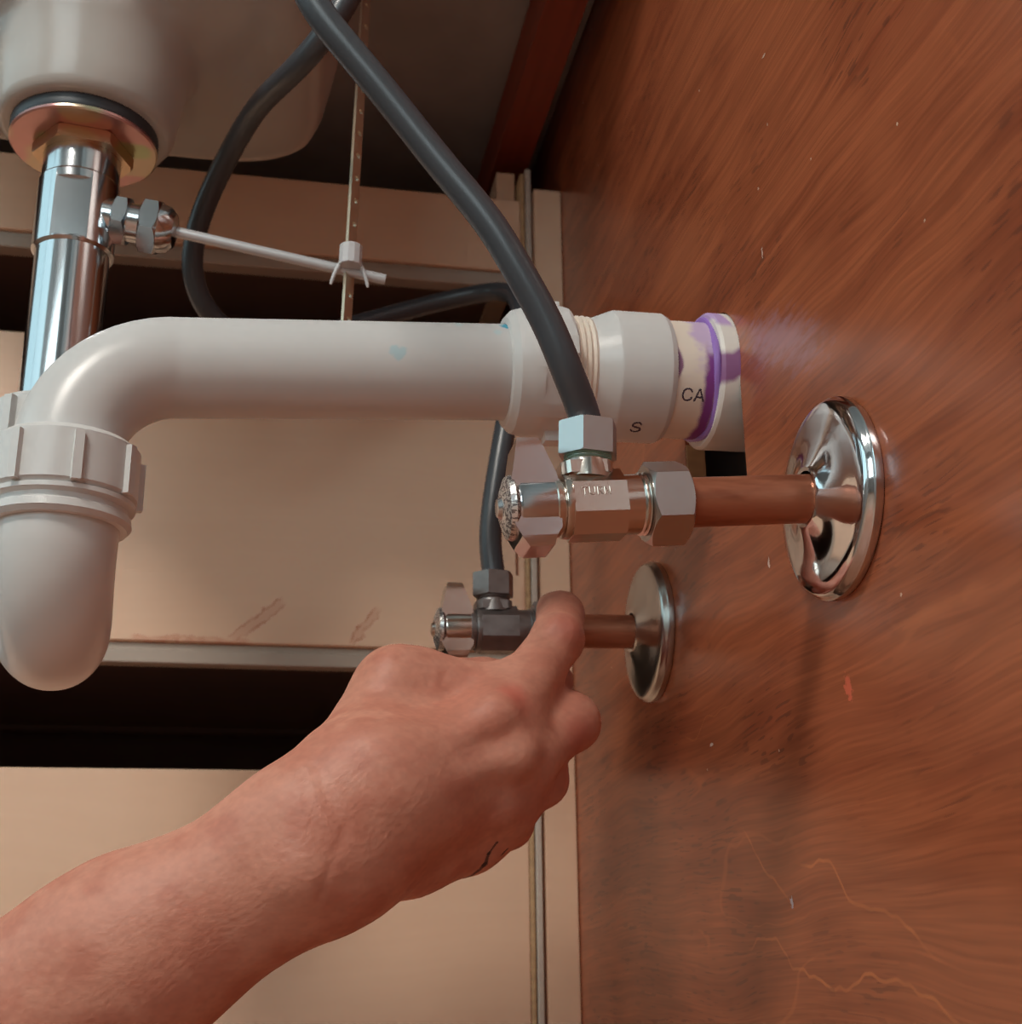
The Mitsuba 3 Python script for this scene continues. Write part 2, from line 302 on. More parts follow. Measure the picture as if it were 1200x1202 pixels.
# vanity carcass: countertop with the cut-out for the basin, bottom board, far side and unseen front
SX, SY = -.0915, .540                                       # middle of the basin
def rrect(hx, hy, r, n=24):
    return sg.box(SX - hx + r, SY - hy + r, SX + hx - r, SY + hy - r).buffer(r, quad_segs=n)
top = sg.box(-.44, .418, WX - .001, 1.18).difference(rrect(.137, .119, .05))
t = thing('countertop', 'dark grey rough underside of the countertop above the basin', 'countertop')
put('slab', placed(trimesh.creation.extrude_polygon(top, .03), frame((0, 0, .76), (0, 0, 1), (1, 0, 0))), 'm_counter', t, smooth=False)
put('cabinet_floor', tm(box(-.42, WX - .001, -.5, 1.16, -.018, 0)), 'm_cabinet_floor', smooth=False, kind='structure')
put('cabinet_side', tm(box(-.42, WX - .001, 1.16, 1.178, 0, .7595)), 'm_shade_dark_wood', smooth=False, kind='structure')
put('unseen_cabinet_front', tm(box(-.44, -.421, .70, 1.178, 0, .7595)), 'm_shade_dark_wood', smooth=False, kind='structure')  # out of view, closes the drawer bank so its inside stays dark
t = thing('cleat', 'dark red wooden cleat running along the top of the stained plywood panel', 'cleat')
put('board', tm(box(.1385, .1625, .40, .90, .724, .7595)), 'm_cleat', t, smooth=False)

# ------------------------------------------------------------------ drawers seen from the side
PY = .727
def drawer(z0, z1, zback, label, streak=False, lip=True):
    t = thing('drawer', label, 'drawer')
    side = box(-.40, .1502, PY, PY + .013, z0, z1)
    if streak: side = side - box(.1444, .1462, PY - .01, PY + .03, .4215, .447, 0)
    put('side_panel', tm(side), 'm_maple_streaked' if streak else 'm_maple', t, smooth=False)
    if streak: put('edge_board', tm(box(-.40, .1485, PY - .0007, PY - .00005, z0 + .0005, .4155, .0001)), 'm_maple_streaked', t, smooth=False)
    put('side_panel', tm(box(-.40, .1502, 1.08, 1.093, z0, z1)), 'm_shade_dark_wood', t, smooth=False)  # far side coloured dark for the shade inside the drawer bank
    put('back_panel', tm(box(.137, .1495, PY + .0131, 1.0799, z0, zback)), 'm_maple', t, smooth=False)
    put('front_panel', tm(box(-.418, -.4005, PY - .0, 1.10, z0, z1)), 'm_maple', t, smooth=False)
    put('bottom_panel', tm(box(-.40, .1365, PY + .0131, 1.0799, z0 + .004, z0 + .010)), 'm_shade_dark_wood', t, smooth=False)  # underside coloured dark for the shade in the gap below
    if lip:
        put('runner', tm(box(-.40, .1495, PY - .001, PY + .011, z0 - .0125, z0 - .0045) + box(-.40, .1495, PY + .003, PY + .011, z0 - .005, z0 - .0001)), 'm_runner', t, smooth=False, label='greyish runner under the drawer side')
    return t
drawer(.6262, .679, .708, 'top drawer box of light maple, dim under the countertop')
drawer(.3750, .5585, .5585, 'middle maple drawer box with reddish streaks along its lower edge', True)
drawer(.100, .3045, .3045, 'lowest maple drawer box behind the forearm', lip=False)
t = thing('rear_board', 'narrow maple board standing behind the top drawer side', 'board')
put('board', tm(box(-.36, .1440, 1.095, 1.105, .640, .7135)), 'm_maple', t, smooth=False)
t = thing('cabinet_upright', 'light maple upright with a thin strip, in the corner against the stained plywood', 'upright')
put('post', tm(box(.1596, WX - .0004, PY, PY + .018, .0005, .6893)), 'm_maple', t, smooth=False)
put('edge_strip', tm(box(.1540, .1575, PY - .001, PY + .010, .0005, .7035)), 'm_strip', t, smooth=False)
put('ply_edge', tm(box(.1505, .1533, PY, PY + .010, .0005, .700)), 'm_ply_edge', t, smooth=False)
put('backing', tm(box(.1507, .1590, PY + .0102, PY + .016, .0005, .700)), 'm_ply_edge', t, smooth=False)

# ------------------------------------------------------------------ basin and drain
sink = thing('sink_basin', 'beige ceramic basin underside with a round drain boss', 'sink')
A = np.arange(96) * 2 * math.pi / 96
def ring(hx, hy, e, z, dx=0, dy=0):
    c, s = np.cos(A), np.sin(A)
    return np.c_[SX + dx + hx * np.sign(c) * abs(c) ** (2 / e), SY + dy + hy * np.sign(s) * abs(s) ** (2 / e), A * 0 + z]
prof = [(.0340, .0340, 2, .5685), (.0365, .0365, 2, .5695), (.0385, .0385, 2, .573), (.0400, .0400, 2, .582), (.0415, .0415, 2, .594), (.0440, .0440, 2, .604), (.0490, .0490, 2.02, .6105), (.058, .058, 2.3, .6145),
        (.070, .072, 3.2, .6165), (.080, .084, 4.4, .6195), (.0880, .0925, 5, .6235), (.0935, .0985, 5.5, .630), (.0975, .103, 5.5, .640), (.1015, .108, 5.5, .660), (.107, .114, 5.5, .690), (.1105, .119, 5.5, .730), (.1140, .125, 5.5, .7585), (.1140, .125, 5.5, .7900), (.146, .152, 5.5, .7905), (.146, .152, 5.5, .797),
        (.113, .118, 5.5, .797), (.105, .111, 5.5, .73), (.095, .10, 5.5, .66), (.085, .088, 5, .634), (.06, .06, 3, .626), (.03, .03, 2, .622), (.019, .019, 2, .62)]
prof = [(a + (.010 if a > .055 else 0), b + (.004 if a > .055 else 0), e, z - (.0075 if z < .75 else 0)) for a, b, e, z in prof]
def shift(a, z):                                            # the drain sits nearer the front of the basin's floor
    return float(np.interp(a, (.046, .092), (0, 1))) if z < .65 else 1.0
prof = [(a, b - .020 * shift(a, z), e, z, 0, -.020 * (1 - shift(a, z))) for a, b, e, z in prof[:-6]] + [(a, b - .020, e, z) for a, b, e, z in prof[-6:]]
put('bowl', loft([ring(*q) for q in prof]), 'm_sink', sink, smooth=50)

DX, DY = -.0915, .520
d = thing('drain_fitting', 'chrome pop up drain tailpiece with brass washer and nut under the basin', 'drain')
D0 = frame((DX, DY, 0), (0, 0, 1), (1, 0, 0))
put('gasket', lathe([(.0165, .5555), (.0312, .5555), (.0318, .5570), (.0318, .5610), (.0312, .5617), (.0165, .5617)], D0), 'm_rubber', d, label='black rubber gasket')
put('flange', lathe([(.0168, .5533), (.0310, .5533), (.0318, .5539), (.0318, .5550), (.0310, .5557), (.0168, .5557), (.0168, .5533)], D0), 'm_zinc', d, label='iridescent yellow zinc washer')
put('lock_nut', placed(hexnut(.0216, .5470, .5531, .0167, 8, .05), D0), 'm_brass', d, smooth=25, label='brass hexagonal lock nut')
body = lathe([(0, .4995), (.0158, .4995), (.0172, .5005), (.0172, .5335), (.0166, .5345), (.0166, .5540), (0, .5540)], n=96)
man = m3.Manifold(m3.Mesh(np.array(body.vertices, np.float32), np.array(body.faces, np.uint32)))
if man.status() != m3.Error.NoError or man.is_empty():
    man = cyl(.0172, .5000, .5340, 96) + cyl(.0166, .533, .554, 96)
for ang in (-90, 90):
    q = V(math.cos(math.radians(ang)), math.sin(math.radians(ang)))
    man = man - m3.Manifold.cube([.02, .06, .0285], True).rotate([0, 0, ang]).translate([q[0] * (.0155 + .01), q[1] * (.0155 + .01), .5155])
put('body', placed(man, D0), 'm_chrome', d, smooth=25)
put('tailpiece', lathe([(0, .415), (.01555, .415), (.01555, .4995), (0, .4995)], D0), 'm_chrome', d)
B = frame((DX + .012, DY - .004, .5178), (1, -.02, -.14), (0, 0, 1))
put('ball_seat', lathe([(0, 0), (.0085, 0), (.0085, .021), (0, .021)], B), 'm_chrome', d)
put('collar', placed(hexnut(.0118, .0045, .0110, 0, 0), B), 'm_chrome', d, smooth=25)
put('pivot_nut', placed(hexnut(.0132, .0165, .0245, 0, 0), B), 'm_chrome', d, smooth=25, label='chrome hexagonal pivot nut')
put('nut_dome', lathe([(0, .0245), (.0108, .0245), (.0100, .0280), (.0075, .0308), (.0040, .0316), (0, .0316)], B), 'm_chrome', d)
r0, r1 = V(-.0555, DY - .0045, .5145), V(.0440, DY - .006, .4975)
put('pivot_rod', tube(path([r0, (r0 + r1) / 2, r1], 12), .0024, 20), 'm_rod', d, label='thin grey pivot rod')

s0, s1 = V(.0262, .515, .435), V(.0333, .515, .722)
st = thing('lift_strap', 'thin perforated metal strap hanging down behind the black hose', 'strap')
L = np.linalg.norm(s1 - s0)
S = frame(s0, s1 - s0, (.62, .78, 0))
strap = m3.Manifold.cube([.0062, .0014, L], False).translate([-.0031, -.0007, 0])
for i in range(int(L / .012)):
    strap = strap - m3.Manifold.cylinder(.01, .0014, .0014, 16, True).rotate([90, 0, 0]).translate([.0006, 0, .006 + i * .012])
put('strip', placed(strap, S), 'm_strap', st, smooth=False)
cp = thing('spring_clip', 'small white clip joining the pivot rod to the metal strap', 'clip')
cx = s0 + (s1 - s0) * ((.5045 - s0[2]) / (s1 - s0)[2])
C = frame(cx + V(0, -.0048, 0), (.02, 0, 1), (1, 0, 0))
put('block', placed(hexnut(.0052, -.0040, .0062, 0, 15, .12, 12), C), 'm_white_plastic', cp, smooth=25)
for s in (-1, 1):
    put('leg', tube(path([cx + V(s * .004, -.0045, -.002), cx + V(s * .0065, -.004, -.007), cx + V(s * .0082, -.003, -.0125)], 8), [.0011, .001, .001, .0009, .0009, .0008, .0008, .0006], 10), 'm_white_plastic', cp)

# ------------------------------------------------------------------ waste pipe
def lugged_nut(r, z0, z1, M, lugs=8, h=.0035, bore=.0195, w=.008, flare=0):
    # slip nut: round shell with flat gripping lugs
    body = m3.Manifold.revolve(m3.CrossSection([[(bore, z0), (r - .0015, z0), (r, z0 + .0015), (r, z1 - .0025), (r - .003, z1), (bore, z1)]]), 96)
    for i in range(lugs):
        a = i * 2 * math.pi / lugs + .30
        lug = m3.Manifold.cube([h + .004, w, (z1 - z0) * .82], True).translate([r - .002 + h / 2, 0, z0 + (z1 - z0) * .43]).rotate([0, 0, math.degrees(a)])
        body = body + lug
    return placed(body, M)
tr = thing('p_trap', 'white plastic drain trap with a long arm running to the plywood panel', 'drain trap')
PYC = .465
aL, aR = V(-.0430, PYC, .4272), V(.1010, PYC, .4344)
R_ARM = .0194
TX, TY = -.0752, .4575                                    # the near limb of the trap
e = [V(TX, TY, .368), V(TX, TY, .386)]
for q in np.linspace(0, 1, 14):
    a = q * math.pi / 2 * .975
    e.append(V(TX + .040 * (1 - math.cos(a)), TY + (PYC - TY) * q, .386 + .040 * math.sin(a)))
e += [e[-1] + (aR - e[-1]) * q for q in (.15, .5, .85, 1)]
put('arm', tube(np.array(e), R_ARM, 56), 'm_pvc_ink', tr, smooth=50)
N0 = frame((TX, TY, 0), (0, 0, 1), (0, -1, 0))
put('slip_nut', lugged_nut(.0262, .3670, .3890, N0, 8, .0022, .0196, .0032), 'm_pvc', tr, smooth=30)
bx, by = DX, DY
jb = []
h = np.hypot(bx - TX, by - TY) / 2
u2 = unit(V(bx - TX, by - TY, 0)); mid = V((TX + bx) / 2, (TY + by) / 2, 0)
jb += [mid - u2 * h + V(0, 0, .3655), mid - u2 * h + V(0, 0, .362)]
for q in np.linspace(0, math.pi, 25):
    jb.append(mid + u2 * h * (2 * ((1 - math.cos(q)) / 2) ** 2.8 - 1) * V(1, 0, 0) - u2 * h * math.cos(q) * V(0, 1, 0) - mid * 0 + V(0, 0, .3555 - (h - .001) * math.sin(q)))
jb += [mid + u2 * h + V(0, 0, .375), mid + u2 * h + V(0, 0, .4035)]
jr = np.interp(np.arange(len(jb)), [0, 2, 14, 26, 28], [.0214, .0209, .0188, .0209, .0216])
put('bend', tube(np.array(jb), jr, 56), 'm_pvc', tr, smooth=50)
put('bend_lip', lathe([(q, z - .0085) for q, z in ((.020, .3655), (.0235, .3655), (.0250, .3672), (.0245, .3700), (.0235, .3706), (.0235, .3725), (.0258, .3735), (.0258, .3752), (.020, .3752))], N0), 'm_pvc', tr)
put('slip_nut', lugged_nut(.0262, .4035, .4265, frame((bx, by, 0), (0, 0, 1), (0, -1, 0)), 8, .0035, .0158, .0035), 'm_pvc', tr)
AX = frame(aL + (aR - aL) * ((.0885 - aL[0]) / (aR - aL)[0]), aR - aL, (0, 0, 1))
prof = [(.0196, -.0005), (.0222, 0), (.0248, .0025), (.0262, .0075), (.0272, .0140), (.0272, .0235), (.0262, .0250), (.0196, .0250), (.0196, -.0005)]
nut = m3.Manifold.revolve(m3.CrossSection([[(r, z) for r, z in prof[:-1]]]), 96)
nut = nut ^ (m3.Manifold.cylinder(.0125, .0330, .0330, 8).rotate([0, 0, 12]) .translate([0, 0, -.001]) + m3.Manifold.cylinder(.03, .0284, .0284, 8).rotate([0, 0, 12]).translate([0, 0, .010]))
for k in range(4):
    nut = nut + m3.Manifold.cube([.006, .0075, .0095], True).translate([.0272, 0, .0192]).rotate([0, 0, 2 + k * 90])
put('slip_nut', placed(nut, AX), 'm_pvc', tr, smooth=25)

ds = thing('drain_stub', 'cream plastic drain stub with purple primer entering the plywood panel', 'drain pipe')
QX = frame(aL + (aR - aL) * ((.1120 - aL[0]) / (aR - aL)[0]), V(1, 0, .012), (0, 0, 1))
put('thread', lathe([(.0190, .0016)] + [(r, .0016 + i * .0011) for i, r in enumerate((.0230, .0238, .0226, .0238, .0226, .0238, .0228, .0236, .0230))] + [(.019, .0115)], QX), 'm_pvc_cream', ds, smooth=20)
put('trap_adapter', lathe([(.0190, .0088), (.0222, .0088), (.0262, .0185), (.0268, .0200), (.0268, .0395), (.0256, .0418), (.0190, .0418)], QX, 96), 'm_pvc', ds, smooth=25, label='white conical trap adapter')
put('pipe', lathe([(.0190, .0410), (.0243, .0410), (.0243, .100), (.0190, .100)], QX, 96), 'm_pvc_cream', ds, label='cream pipe brushed with purple primer')
put('hub', lathe([(.0240, .0592), (.0274, .0592), (.0284, .0605), (.0284, .0830), (.0240, .0830)], QX, 96), 'm_pvc_hub', ds, label='white hub stained with purple primer')
put('glue_bead', tube(np.array([QX[:3, 3] + QX[:3, 2] * (.0588 + .0008 * math.sin(3 * a)) + (.0246 + .0008 * math.sin(5 * a)) * (math.cos(a) * QX[:3, 0] + math.sin(a) * QX[:3, 1]) for a in np.linspace(0, 6.2, 60)]), .0014, 10), 'm_primer', ds, label='violet bead of primer')
def wrapped_text(text, height, centre, r, s0, ang0, depth=.00025, bold=False):
    # lettering wrapped round a pipe: reads along the pipe, s along its axis, ang round it
    m = meshkit.text_mesh(text, height, depth, bold)
    m = trimesh.Trimesh(*trimesh.remesh.subdivide_to_size(m.vertices, m.faces, height * .35), process=False)
    v = m.vertices; a = ang0 + v[:, 1] / r; rr = r - .00005 + v[:, 2]
    w = centre[:3, 3] + np.outer(s0 + v[:, 0], centre[:3, 2]) + np.outer(rr * np.sin(a), centre[:3, 0]) + np.outer(rr * np.cos(a), centre[:3, 1])
    return trimesh.Trimesh(w, m.faces, process=False)
put('lettering', wrapped_text('CA', .0052, QX, .0243, .0440, -.76), 'm_ink', ds, smooth=False, label='black printed letters CA')
put('mark', wrapped_text('S', .0060, QX, .0268, .0255, -1.36), 'm_ink', ds, smooth=False, label='handwritten black S')

# ------------------------------------------------------------------ supply valves, pipes, escutcheons, hoses
def valve(o, e, lift, nut_turn, body_m, nut_m, hand_m, out_m, label, text=None, out_r=.0098):
    # o: point on the valve's axis, e: direction towards the wall; stations along the axis in metres
    t = thing('shutoff_valve', label, 'valve')
    M = frame(o, e, (0, 0, 1))                               # local x up, local z towards the wall, local y = z cross x
    ey, ez = M[:3, 1], M[:3, 2]
    put('bonnet', lathe([(0, .0135), (.0092, .0135), (.0096, .0140), (.0096, .0152), (.0086, .0154), (.0086, .0162), (.0100, .0164), (.0102, .0170), (.0102, .0188), (0, .0188)], M), body_m, t, smooth=25)
    b = m3.Manifold.cylinder(.0170, .0113, .0113, 8).rotate([0, 0, 22.5]).translate([0, 0, .0185])
    b = b ^ m3.Manifold.cube([.05, .0200, .05], True).translate([0, 0, .02])
    b = b + cyl(.0094, .0350, .0425, 64) + m3.Manifold.cube([.004, .0150, .0165], True).translate([.0107, 0, .0250]).__xor__(m3.Manifold.cylinder(.03, .0095, .0095, 64).rotate([0, 90, 0]).translate([0, 0, .0250]))
    put('body', placed(b, M), body_m, t, smooth=25)
    put('thread', lathe([(0, .0408)] + [(.0092 + .0008 * (i % 2), (.0408 + i * .0007)) for i in range(7)] + [(0, .0453)], M), body_m, t, smooth=20)
    put('compression_nut', placed(hexnut(.0137, .0434, .0562, .0083, nut_turn, .14), M), nut_m, t, smooth=25, label='large hexagonal compression nut')
    O = frame(M[:3, 3] + ez * .0250, lift, ez)
    put('outlet_neck', lathe([(0, .008), (.0082, .008), (.0076, .0122), (.0070, .0142), (.0070, .0150), (0, .0150)], O), body_m, t)
    put('outlet_thread', lathe([(0, .0138)] + [(.0069 + .0007 * (i % 2), .0138 + i * .0006) for i in range(8)] + [(0, .0192)], O), out_m, t, smooth=20)
    nut = hexnut(out_r, .0156, .0266, .0056, 8, .05)
    put('outlet_nut', placed(nut, O), body_m if nut_m == 'm_old_nut' else nut_m, t, smooth=25, label='hexagonal outlet nut')
    # lever handle: outline in the plane of the axis and the outlet, drawn out across it
    ol = sg.Polygon([(.0205, .0032), (.0203, .0100), (.0085, .0144), (.0060, .0148), (-.0085, .0146), (-.0110, .0128), (-.0142, .0118), (-.0142, .0042), (-.0112, .0020), (-.0075, .0002), (.0000, -.0012), (.0068, .0002), (.0120, .0014)])
    ol = ol.buffer(-.0008).buffer(.0008, quad_segs=6)
    pc = np.array(sg.polygon.orient(ol).exterior.coords)[:-1]
    man = m3.Manifold.extrude(m3.CrossSection([pc.tolist()]), .0150).translate([0, 0, -.0075])   # x up, y along the axis, z across
    lens = m3.Manifold.hull_points(np.array([(x, y, z) for x, hw in ((-.016, .0056), (-.0135, .0068), (-.008, .0083), (0, .0091), (.008, .0086), (.0150, .0078), (.0212, .0068)) for y in (-.01, .02) for z in (-hw, hw)]))
    man = man ^ lens
    H = np.eye(4); H[:3, 0], H[:3, 1], H[:3, 2], H[:3, 3] = M[:3, 0], ez, np.cross(M[:3, 0], ez), M[:3, 3]
    h = put('handle', placed(man, H), hand_m, t, smooth=25, label='chrome lever handle')
    put('hub', lathe([(0, .0000), (.0085, .0016), (.0093, .0030), (.0093, .0140), (0, .0140)], M), hand_m, h)
    put('face', lathe([(0, -.0026), (.0060, -.0022), (.0096, -.0008), (.0102, .0008), (.0088, .0022), (0, .0022)], M), 'm_speckle', h, smooth=40)
    put('screw', lathe([(0, -.0040), (.0028, -.0036), (.0036, -.0022), (0, -.0022)], M), hand_m, h)
    if text:
        m = meshkit.text_mesh(text, .0025, .0005)
        w = m.bounds[1][0]
        nrm = ey; up = np.cross(nrm, ez)
        v = m.vertices
        wv = M[:3, 3] + nrm * .00990 + np.outer(v[:, 0] - w / 2 + .0255, ez) + np.outer(v[:, 1] + .0004, up) + np.outer(v[:, 2], nrm)
        put('lettering', trimesh.Trimesh(wv, m.faces, process=False), body_m, t, smooth=False, label='small raised letters')
    return t, M, O
def escutcheon(y, z, axis, m, label):
    t = thing('escutcheon', label, 'escutcheon')
    put('plate', lathe([(.0288, 0), (.0325, 0), (.0330, .0008), (.0330, .0028), (.0322, .0036), (.0318, .0048), (.0306, .0058), (.0270, .0066), (.0225, .0072), (.0180, .0082), (.0140, .0096), (.0108, .0108), (.0098, .0114), (.0085, .0112), (.0085, .0095), (.0200, .0050), (.0288, .0040), (.0288, 0)],
                       frame((WX - .0002, y, z), (-1, 0, 0), (0, 0, 1)), 96), m, t, smooth=35)
    return t
n0, n1 = V(.0702, .364, .3420), V(.1785, .3635, .3511)
ev = unit(n1 - n0)
valve(n0, ev, V(.02, -.06, 1), 3, 'm_nickel', 'm_nickel_nut', 'm_chrome', 'm_verdigris', 'nearer chrome stop valve with its lever up, fed by a copper pipe', 'TURN')
f0, f1 = V(.0765, .566, .3500), V(.1785, .566, .3520)
fv = unit(f1 - f0)
valve(f0, fv, V(0, -.02, 1), 3, 'm_old_nickel', 'm_old_nut', 'm_nickel', 'm_old_nickel', 'tarnished stop valve above the fingers of the hand')
def stub(o, e, s0, label):
    t = thing('copper_pipe', label, 'pipe')
    put('tube', lathe([(.0068, s0), (.0079, s0), (.0079, .150), (.0068, .150), (.0068, s0)], frame(o, e, (0, 0, 1)), 56), 'm_copper', t)
stub(n0, ev, .0480, 'short copper stub pipe between the nearer valve and its wall plate')
stub(f0, fv, .0480, 'short copper stub pipe partly covered by the fingertip')
escutcheon(.364, .3508, ev, 'm_escutcheon', 'shiny mirror-like chrome wall plate around the copper pipe of the nearer valve')
escutcheon(.566, .3522, fv, 'm_dull_chrome', 'dull chrome wall plate around the copper pipe that the hand is pinching')
def outlet(o, e, lift, s):
    return o + e * .0250 + unit(lift) * s
on = outlet(n0, ev, V(.02, -.06, 1), .0172)
t = thing('supply_hose', 'thick black supply hose sweeping down in front of the white pipe to the nearer valve', 'hose')
put('tube', tube(path([on, on + V(-.0007, -.0009, .0105), V(0.0885, 0.3567, 0.3846), V(0.0820, 0.3542, 0.3991), V(0.0732, 0.3527, 0.4154), V(0.0628, 0.3521, 0.4329), V(0.0489, 0.3529, 0.4515), V(0.0337, 0.3526, 0.4711), V(0.0181, 0.3515, 0.4901), V(0.0057, 0.3507, 0.5061), V(-0.0041, 0.3506, 0.5283), V(-0.0116, 0.3505, 0.5588), V(-0.0190, 0.3577, 0.6060)], 220), .0051, 32), 'm_hose', t, smooth=50)
of = outlet(f0, fv, V(0, -.02, 1), .0172)
t = thing('supply_hose', 'black supply hose looping behind the white pipe and up beside the basin', 'hose')
put('tube', tube(path([of, of + V(0, 0, .012), V(0.1005, 0.5660, 0.3911), V(0.1033, 0.5670, 0.4212), V(0.1085, 0.5690, 0.4507), V(0.1149, 0.5760, 0.4837), V(0.1224, 0.5940, 0.5190), V(0.1246, 0.6220, 0.5520), V(0.1148, 0.6450, 0.5657), V(0.0893, 0.6550, 0.5627), V(0.0625, 0.6550, 0.5528), V(0.0311, 0.6450, 0.5357), V(-0.0008, 0.6300, 0.5178), V(-0.0247, 0.6120, 0.5122), V(-0.0398, 0.6000, 0.5213), V(-0.0463, 0.5900, 0.5385), V(-0.0431, 0.5800, 0.5596), V(-0.0329, 0.5600, 0.5773), V(-0.0178, 0.5250, 0.5865), V(-0.0017, 0.4850, 0.5802), V(0.0119, 0.4620, 0.5852), V(0.0218, 0.4560, 0.6029), V(0.0337, 0.4620, 0.6371), V(0.0466, 0.4750, 0.6850)], 400), .0053, 28), 'm_hose', t, smooth=50)

# ------------------------------------------------------------------ the person: forearm and right hand
def surface_nets(F, o, h):
    # the zero surface of a grid of distances, one vertex per crossed cell
    s = F < 0
    nx, ny, nz = F.shape
    acc = np.zeros((nx - 1, ny - 1, nz - 1, 3), np.float32); cnt = np.zeros((nx - 1, ny - 1, nz - 1), np.float32)
    quads = []
    for ax in range(3):
        lo = [slice(None)] * 3; hi = [slice(None)] * 3
        lo[ax], hi[ax] = slice(0, -1), slice(1, None)
        a, b = F[tuple(lo)], F[tuple(hi)]
        cross = s[tuple(lo)] != s[tuple(hi)]
        I = np.argwhere(cross)
        t = a[cross] / (a[cross] - b[cross])
        P = I.astype(np.float32); P[:, ax] += t
        o1, o2 = [x for x in range(3) if x != ax]
        ok = (I[:, o1] > 0) & (I[:, o2] > 0) & (I[:, o1] < F.shape[o1] - 1) & (I[:, o2] < F.shape[o2] - 1)
        I, P, first = I[ok], P[ok], s[tuple(lo)][cross][ok]
        cells = []
        for d1, d2 in ((0, 0), (-1, 0), (-1, -1), (0, -1)):
            c = I.copy(); c[:, o1] += d1; c[:, o2] += d2
            np.add.at(acc, tuple(c.T), P); np.add.at(cnt, tuple(c.T), 1)
            cells.append(c)
        flip = first if ax != 1 else ~first
        q = np.stack([np.ravel_multi_index(tuple(c.T), cnt.shape) for c in cells], 1)
        quads.append(np.where(flip[:, None], q, q[:, ::-1]))
    used = cnt.ravel() > 0
    idx = np.cumsum(used) - 1
    v = acc.reshape(-1, 3)[used] / cnt.ravel()[used][:, None]
    q = idx[np.vstack(quads)]
    return o + v * h, np.vstack([q[:, [0, 1, 2]], q[:, [0, 2, 3]]])
VIEW = FORWARD / np.linalg.norm(FORWARD)
BACK = unit(FORWARD + UP * .45)                                # the back of the hand faces along -BACK
def cone(X, a, b, ra, rb, flat=1.0, nrm=BACK):
    # distance to a tapered limb, thinner along nrm by the factor flat
    a, b, nrm = np.asarray(a, np.float32), np.asarray(b, np.float32), np.asarray(nrm, np.float32)
    def sq(p): return p + (flat - 1) * (p @ nrm)[..., None] * nrm
    p, d = sq(X - a), sq(b - a)
    t = np.clip(p @ d / (d @ d), 0, 1)
    return np.linalg.norm(p - t[..., None] * d, axis=-1) - (ra + (rb - ra) * t)
def smin(a, b, k):
    h = np.maximum(k - np.abs(a - b), 0) / k
    return np.minimum(a, b) - h * h * k * .25
J = dict(elbow=V(-0.1744, 0.5276, 0.1373), arm=V(-0.0421, 0.4824, 0.2119), wrist=V(0.0203, 0.4637, 0.2478), carpus=V(0.0398, 0.4617, 0.2649),
         i1=V(0.0876, 0.4769, 0.2943), i2=V(0.1172, 0.5032, 0.3332), i3=V(0.1236, 0.5247, 0.3485), i4=V(0.1258, 0.5454, 0.3559),
         m1=V(0.0950, 0.4821, 0.2807), m2=V(0.1208, 0.4991, 0.2983), m3=V(0.1288, 0.5352, 0.3076), m4=V(0.1191, 0.5562, 0.3081),
         r1=V(0.0903, 0.4894, 0.2648), r2=V(0.1096, 0.5043, 0.2762), r3=V(0.1173, 0.5327, 0.2829), r4=V(0.1059, 0.5494, 0.2847),
         p1=V(0.0783, 0.4965, 0.2536), p2=V(0.0960, 0.5061, 0.2595), p3=V(0.1019, 0.5220, 0.2661), p4=V(0.0929, 0.5388, 0.2693),
         u1=V(0.0546, 0.4882, 0.2474), w1=V(0.0621, 0.4850, 0.3108), w2=V(0.0911, 0.4881, 0.3100), t1=V(0.0330, 0.4746, 0.2752), t2=V(0.0498, 0.4886, 0.3072), t3=V(0.0890, 0.5239, 0.3164), t4=V(0.1243, 0.5437, 0.3231))
segs = [  # joints, radii in millimetres, flattening, blend with what came before
    ('elbow', 'arm', 41, 31.3, 1.06, 0), ('arm', 'wrist', 31.3, 29.2, 1.18, 20), ('wrist', 'carpus', 29, 29, 1.4, 16),
    ('carpus', 'i1', 20, 14.5, 1.15, 14), ('carpus', 'm1', 20, 14.0, 1.15, 12), ('carpus', 'r1', 20, 13.0, 1.15, 12), ('carpus', 'p1', 20, 13.0, 1.15, 12),
    ('t1', 't2', 19, 16.5, 1.0, 16), ('t2', 't3', 15, 11.5, 1.0, 8), ('t3', 't4', 11.5, 9.0, 1.0, 4),
    ('wrist', 'u1', 24, 15.0, 1.15, 14), ('u1', 'p1', 15, 11.5, 1.1, 10), ('w1', 'w2', 9.5, 8.8, 1.0, 12),
    ('m1', 'm2', 13.0, 11.3, 1.0, 7), ('m2', 'm3', 11.3, 9.6, 1.0, 4), ('m3', 'm4', 9.6, 8.2, 1.0, 4),
    ('r1', 'r2', 12.0, 10.4, 1.0, 7), ('r2', 'r3', 10.4, 9.2, 1.0, 4), ('r3', 'r4', 9.2, 8.0, 1.0, 4),
    ('p1', 'p2', 11.0, 9.4, 1.0, 7), ('p2', 'p3', 9.4, 8.0, 1.0, 4), ('p3', 'p4', 8.0, 7.2, 1.0, 4),
    ('i1', 'i2', 12.2, 10.6, 1.0, 9), ('i2', 'i3', 10.6, 9.7, 1.0, 4), ('i3', 'i4', 9.7, 8.3, 1.0, 4)]
bumps = [(V(0.0835, 0.4614, 0.2950), 7.5, 9), (V(0.0918, 0.4656, 0.2808), 7.0, 9), (V(0.0872, 0.4763, 0.2639), 6.0, 9), (V(0.1170, 0.4944, 0.3340), 6.5, 6), (V(0.0474, 0.4789, 0.3119), 8, 9), (V(0.0141, 0.4453, 0.2390), 8, 12)]
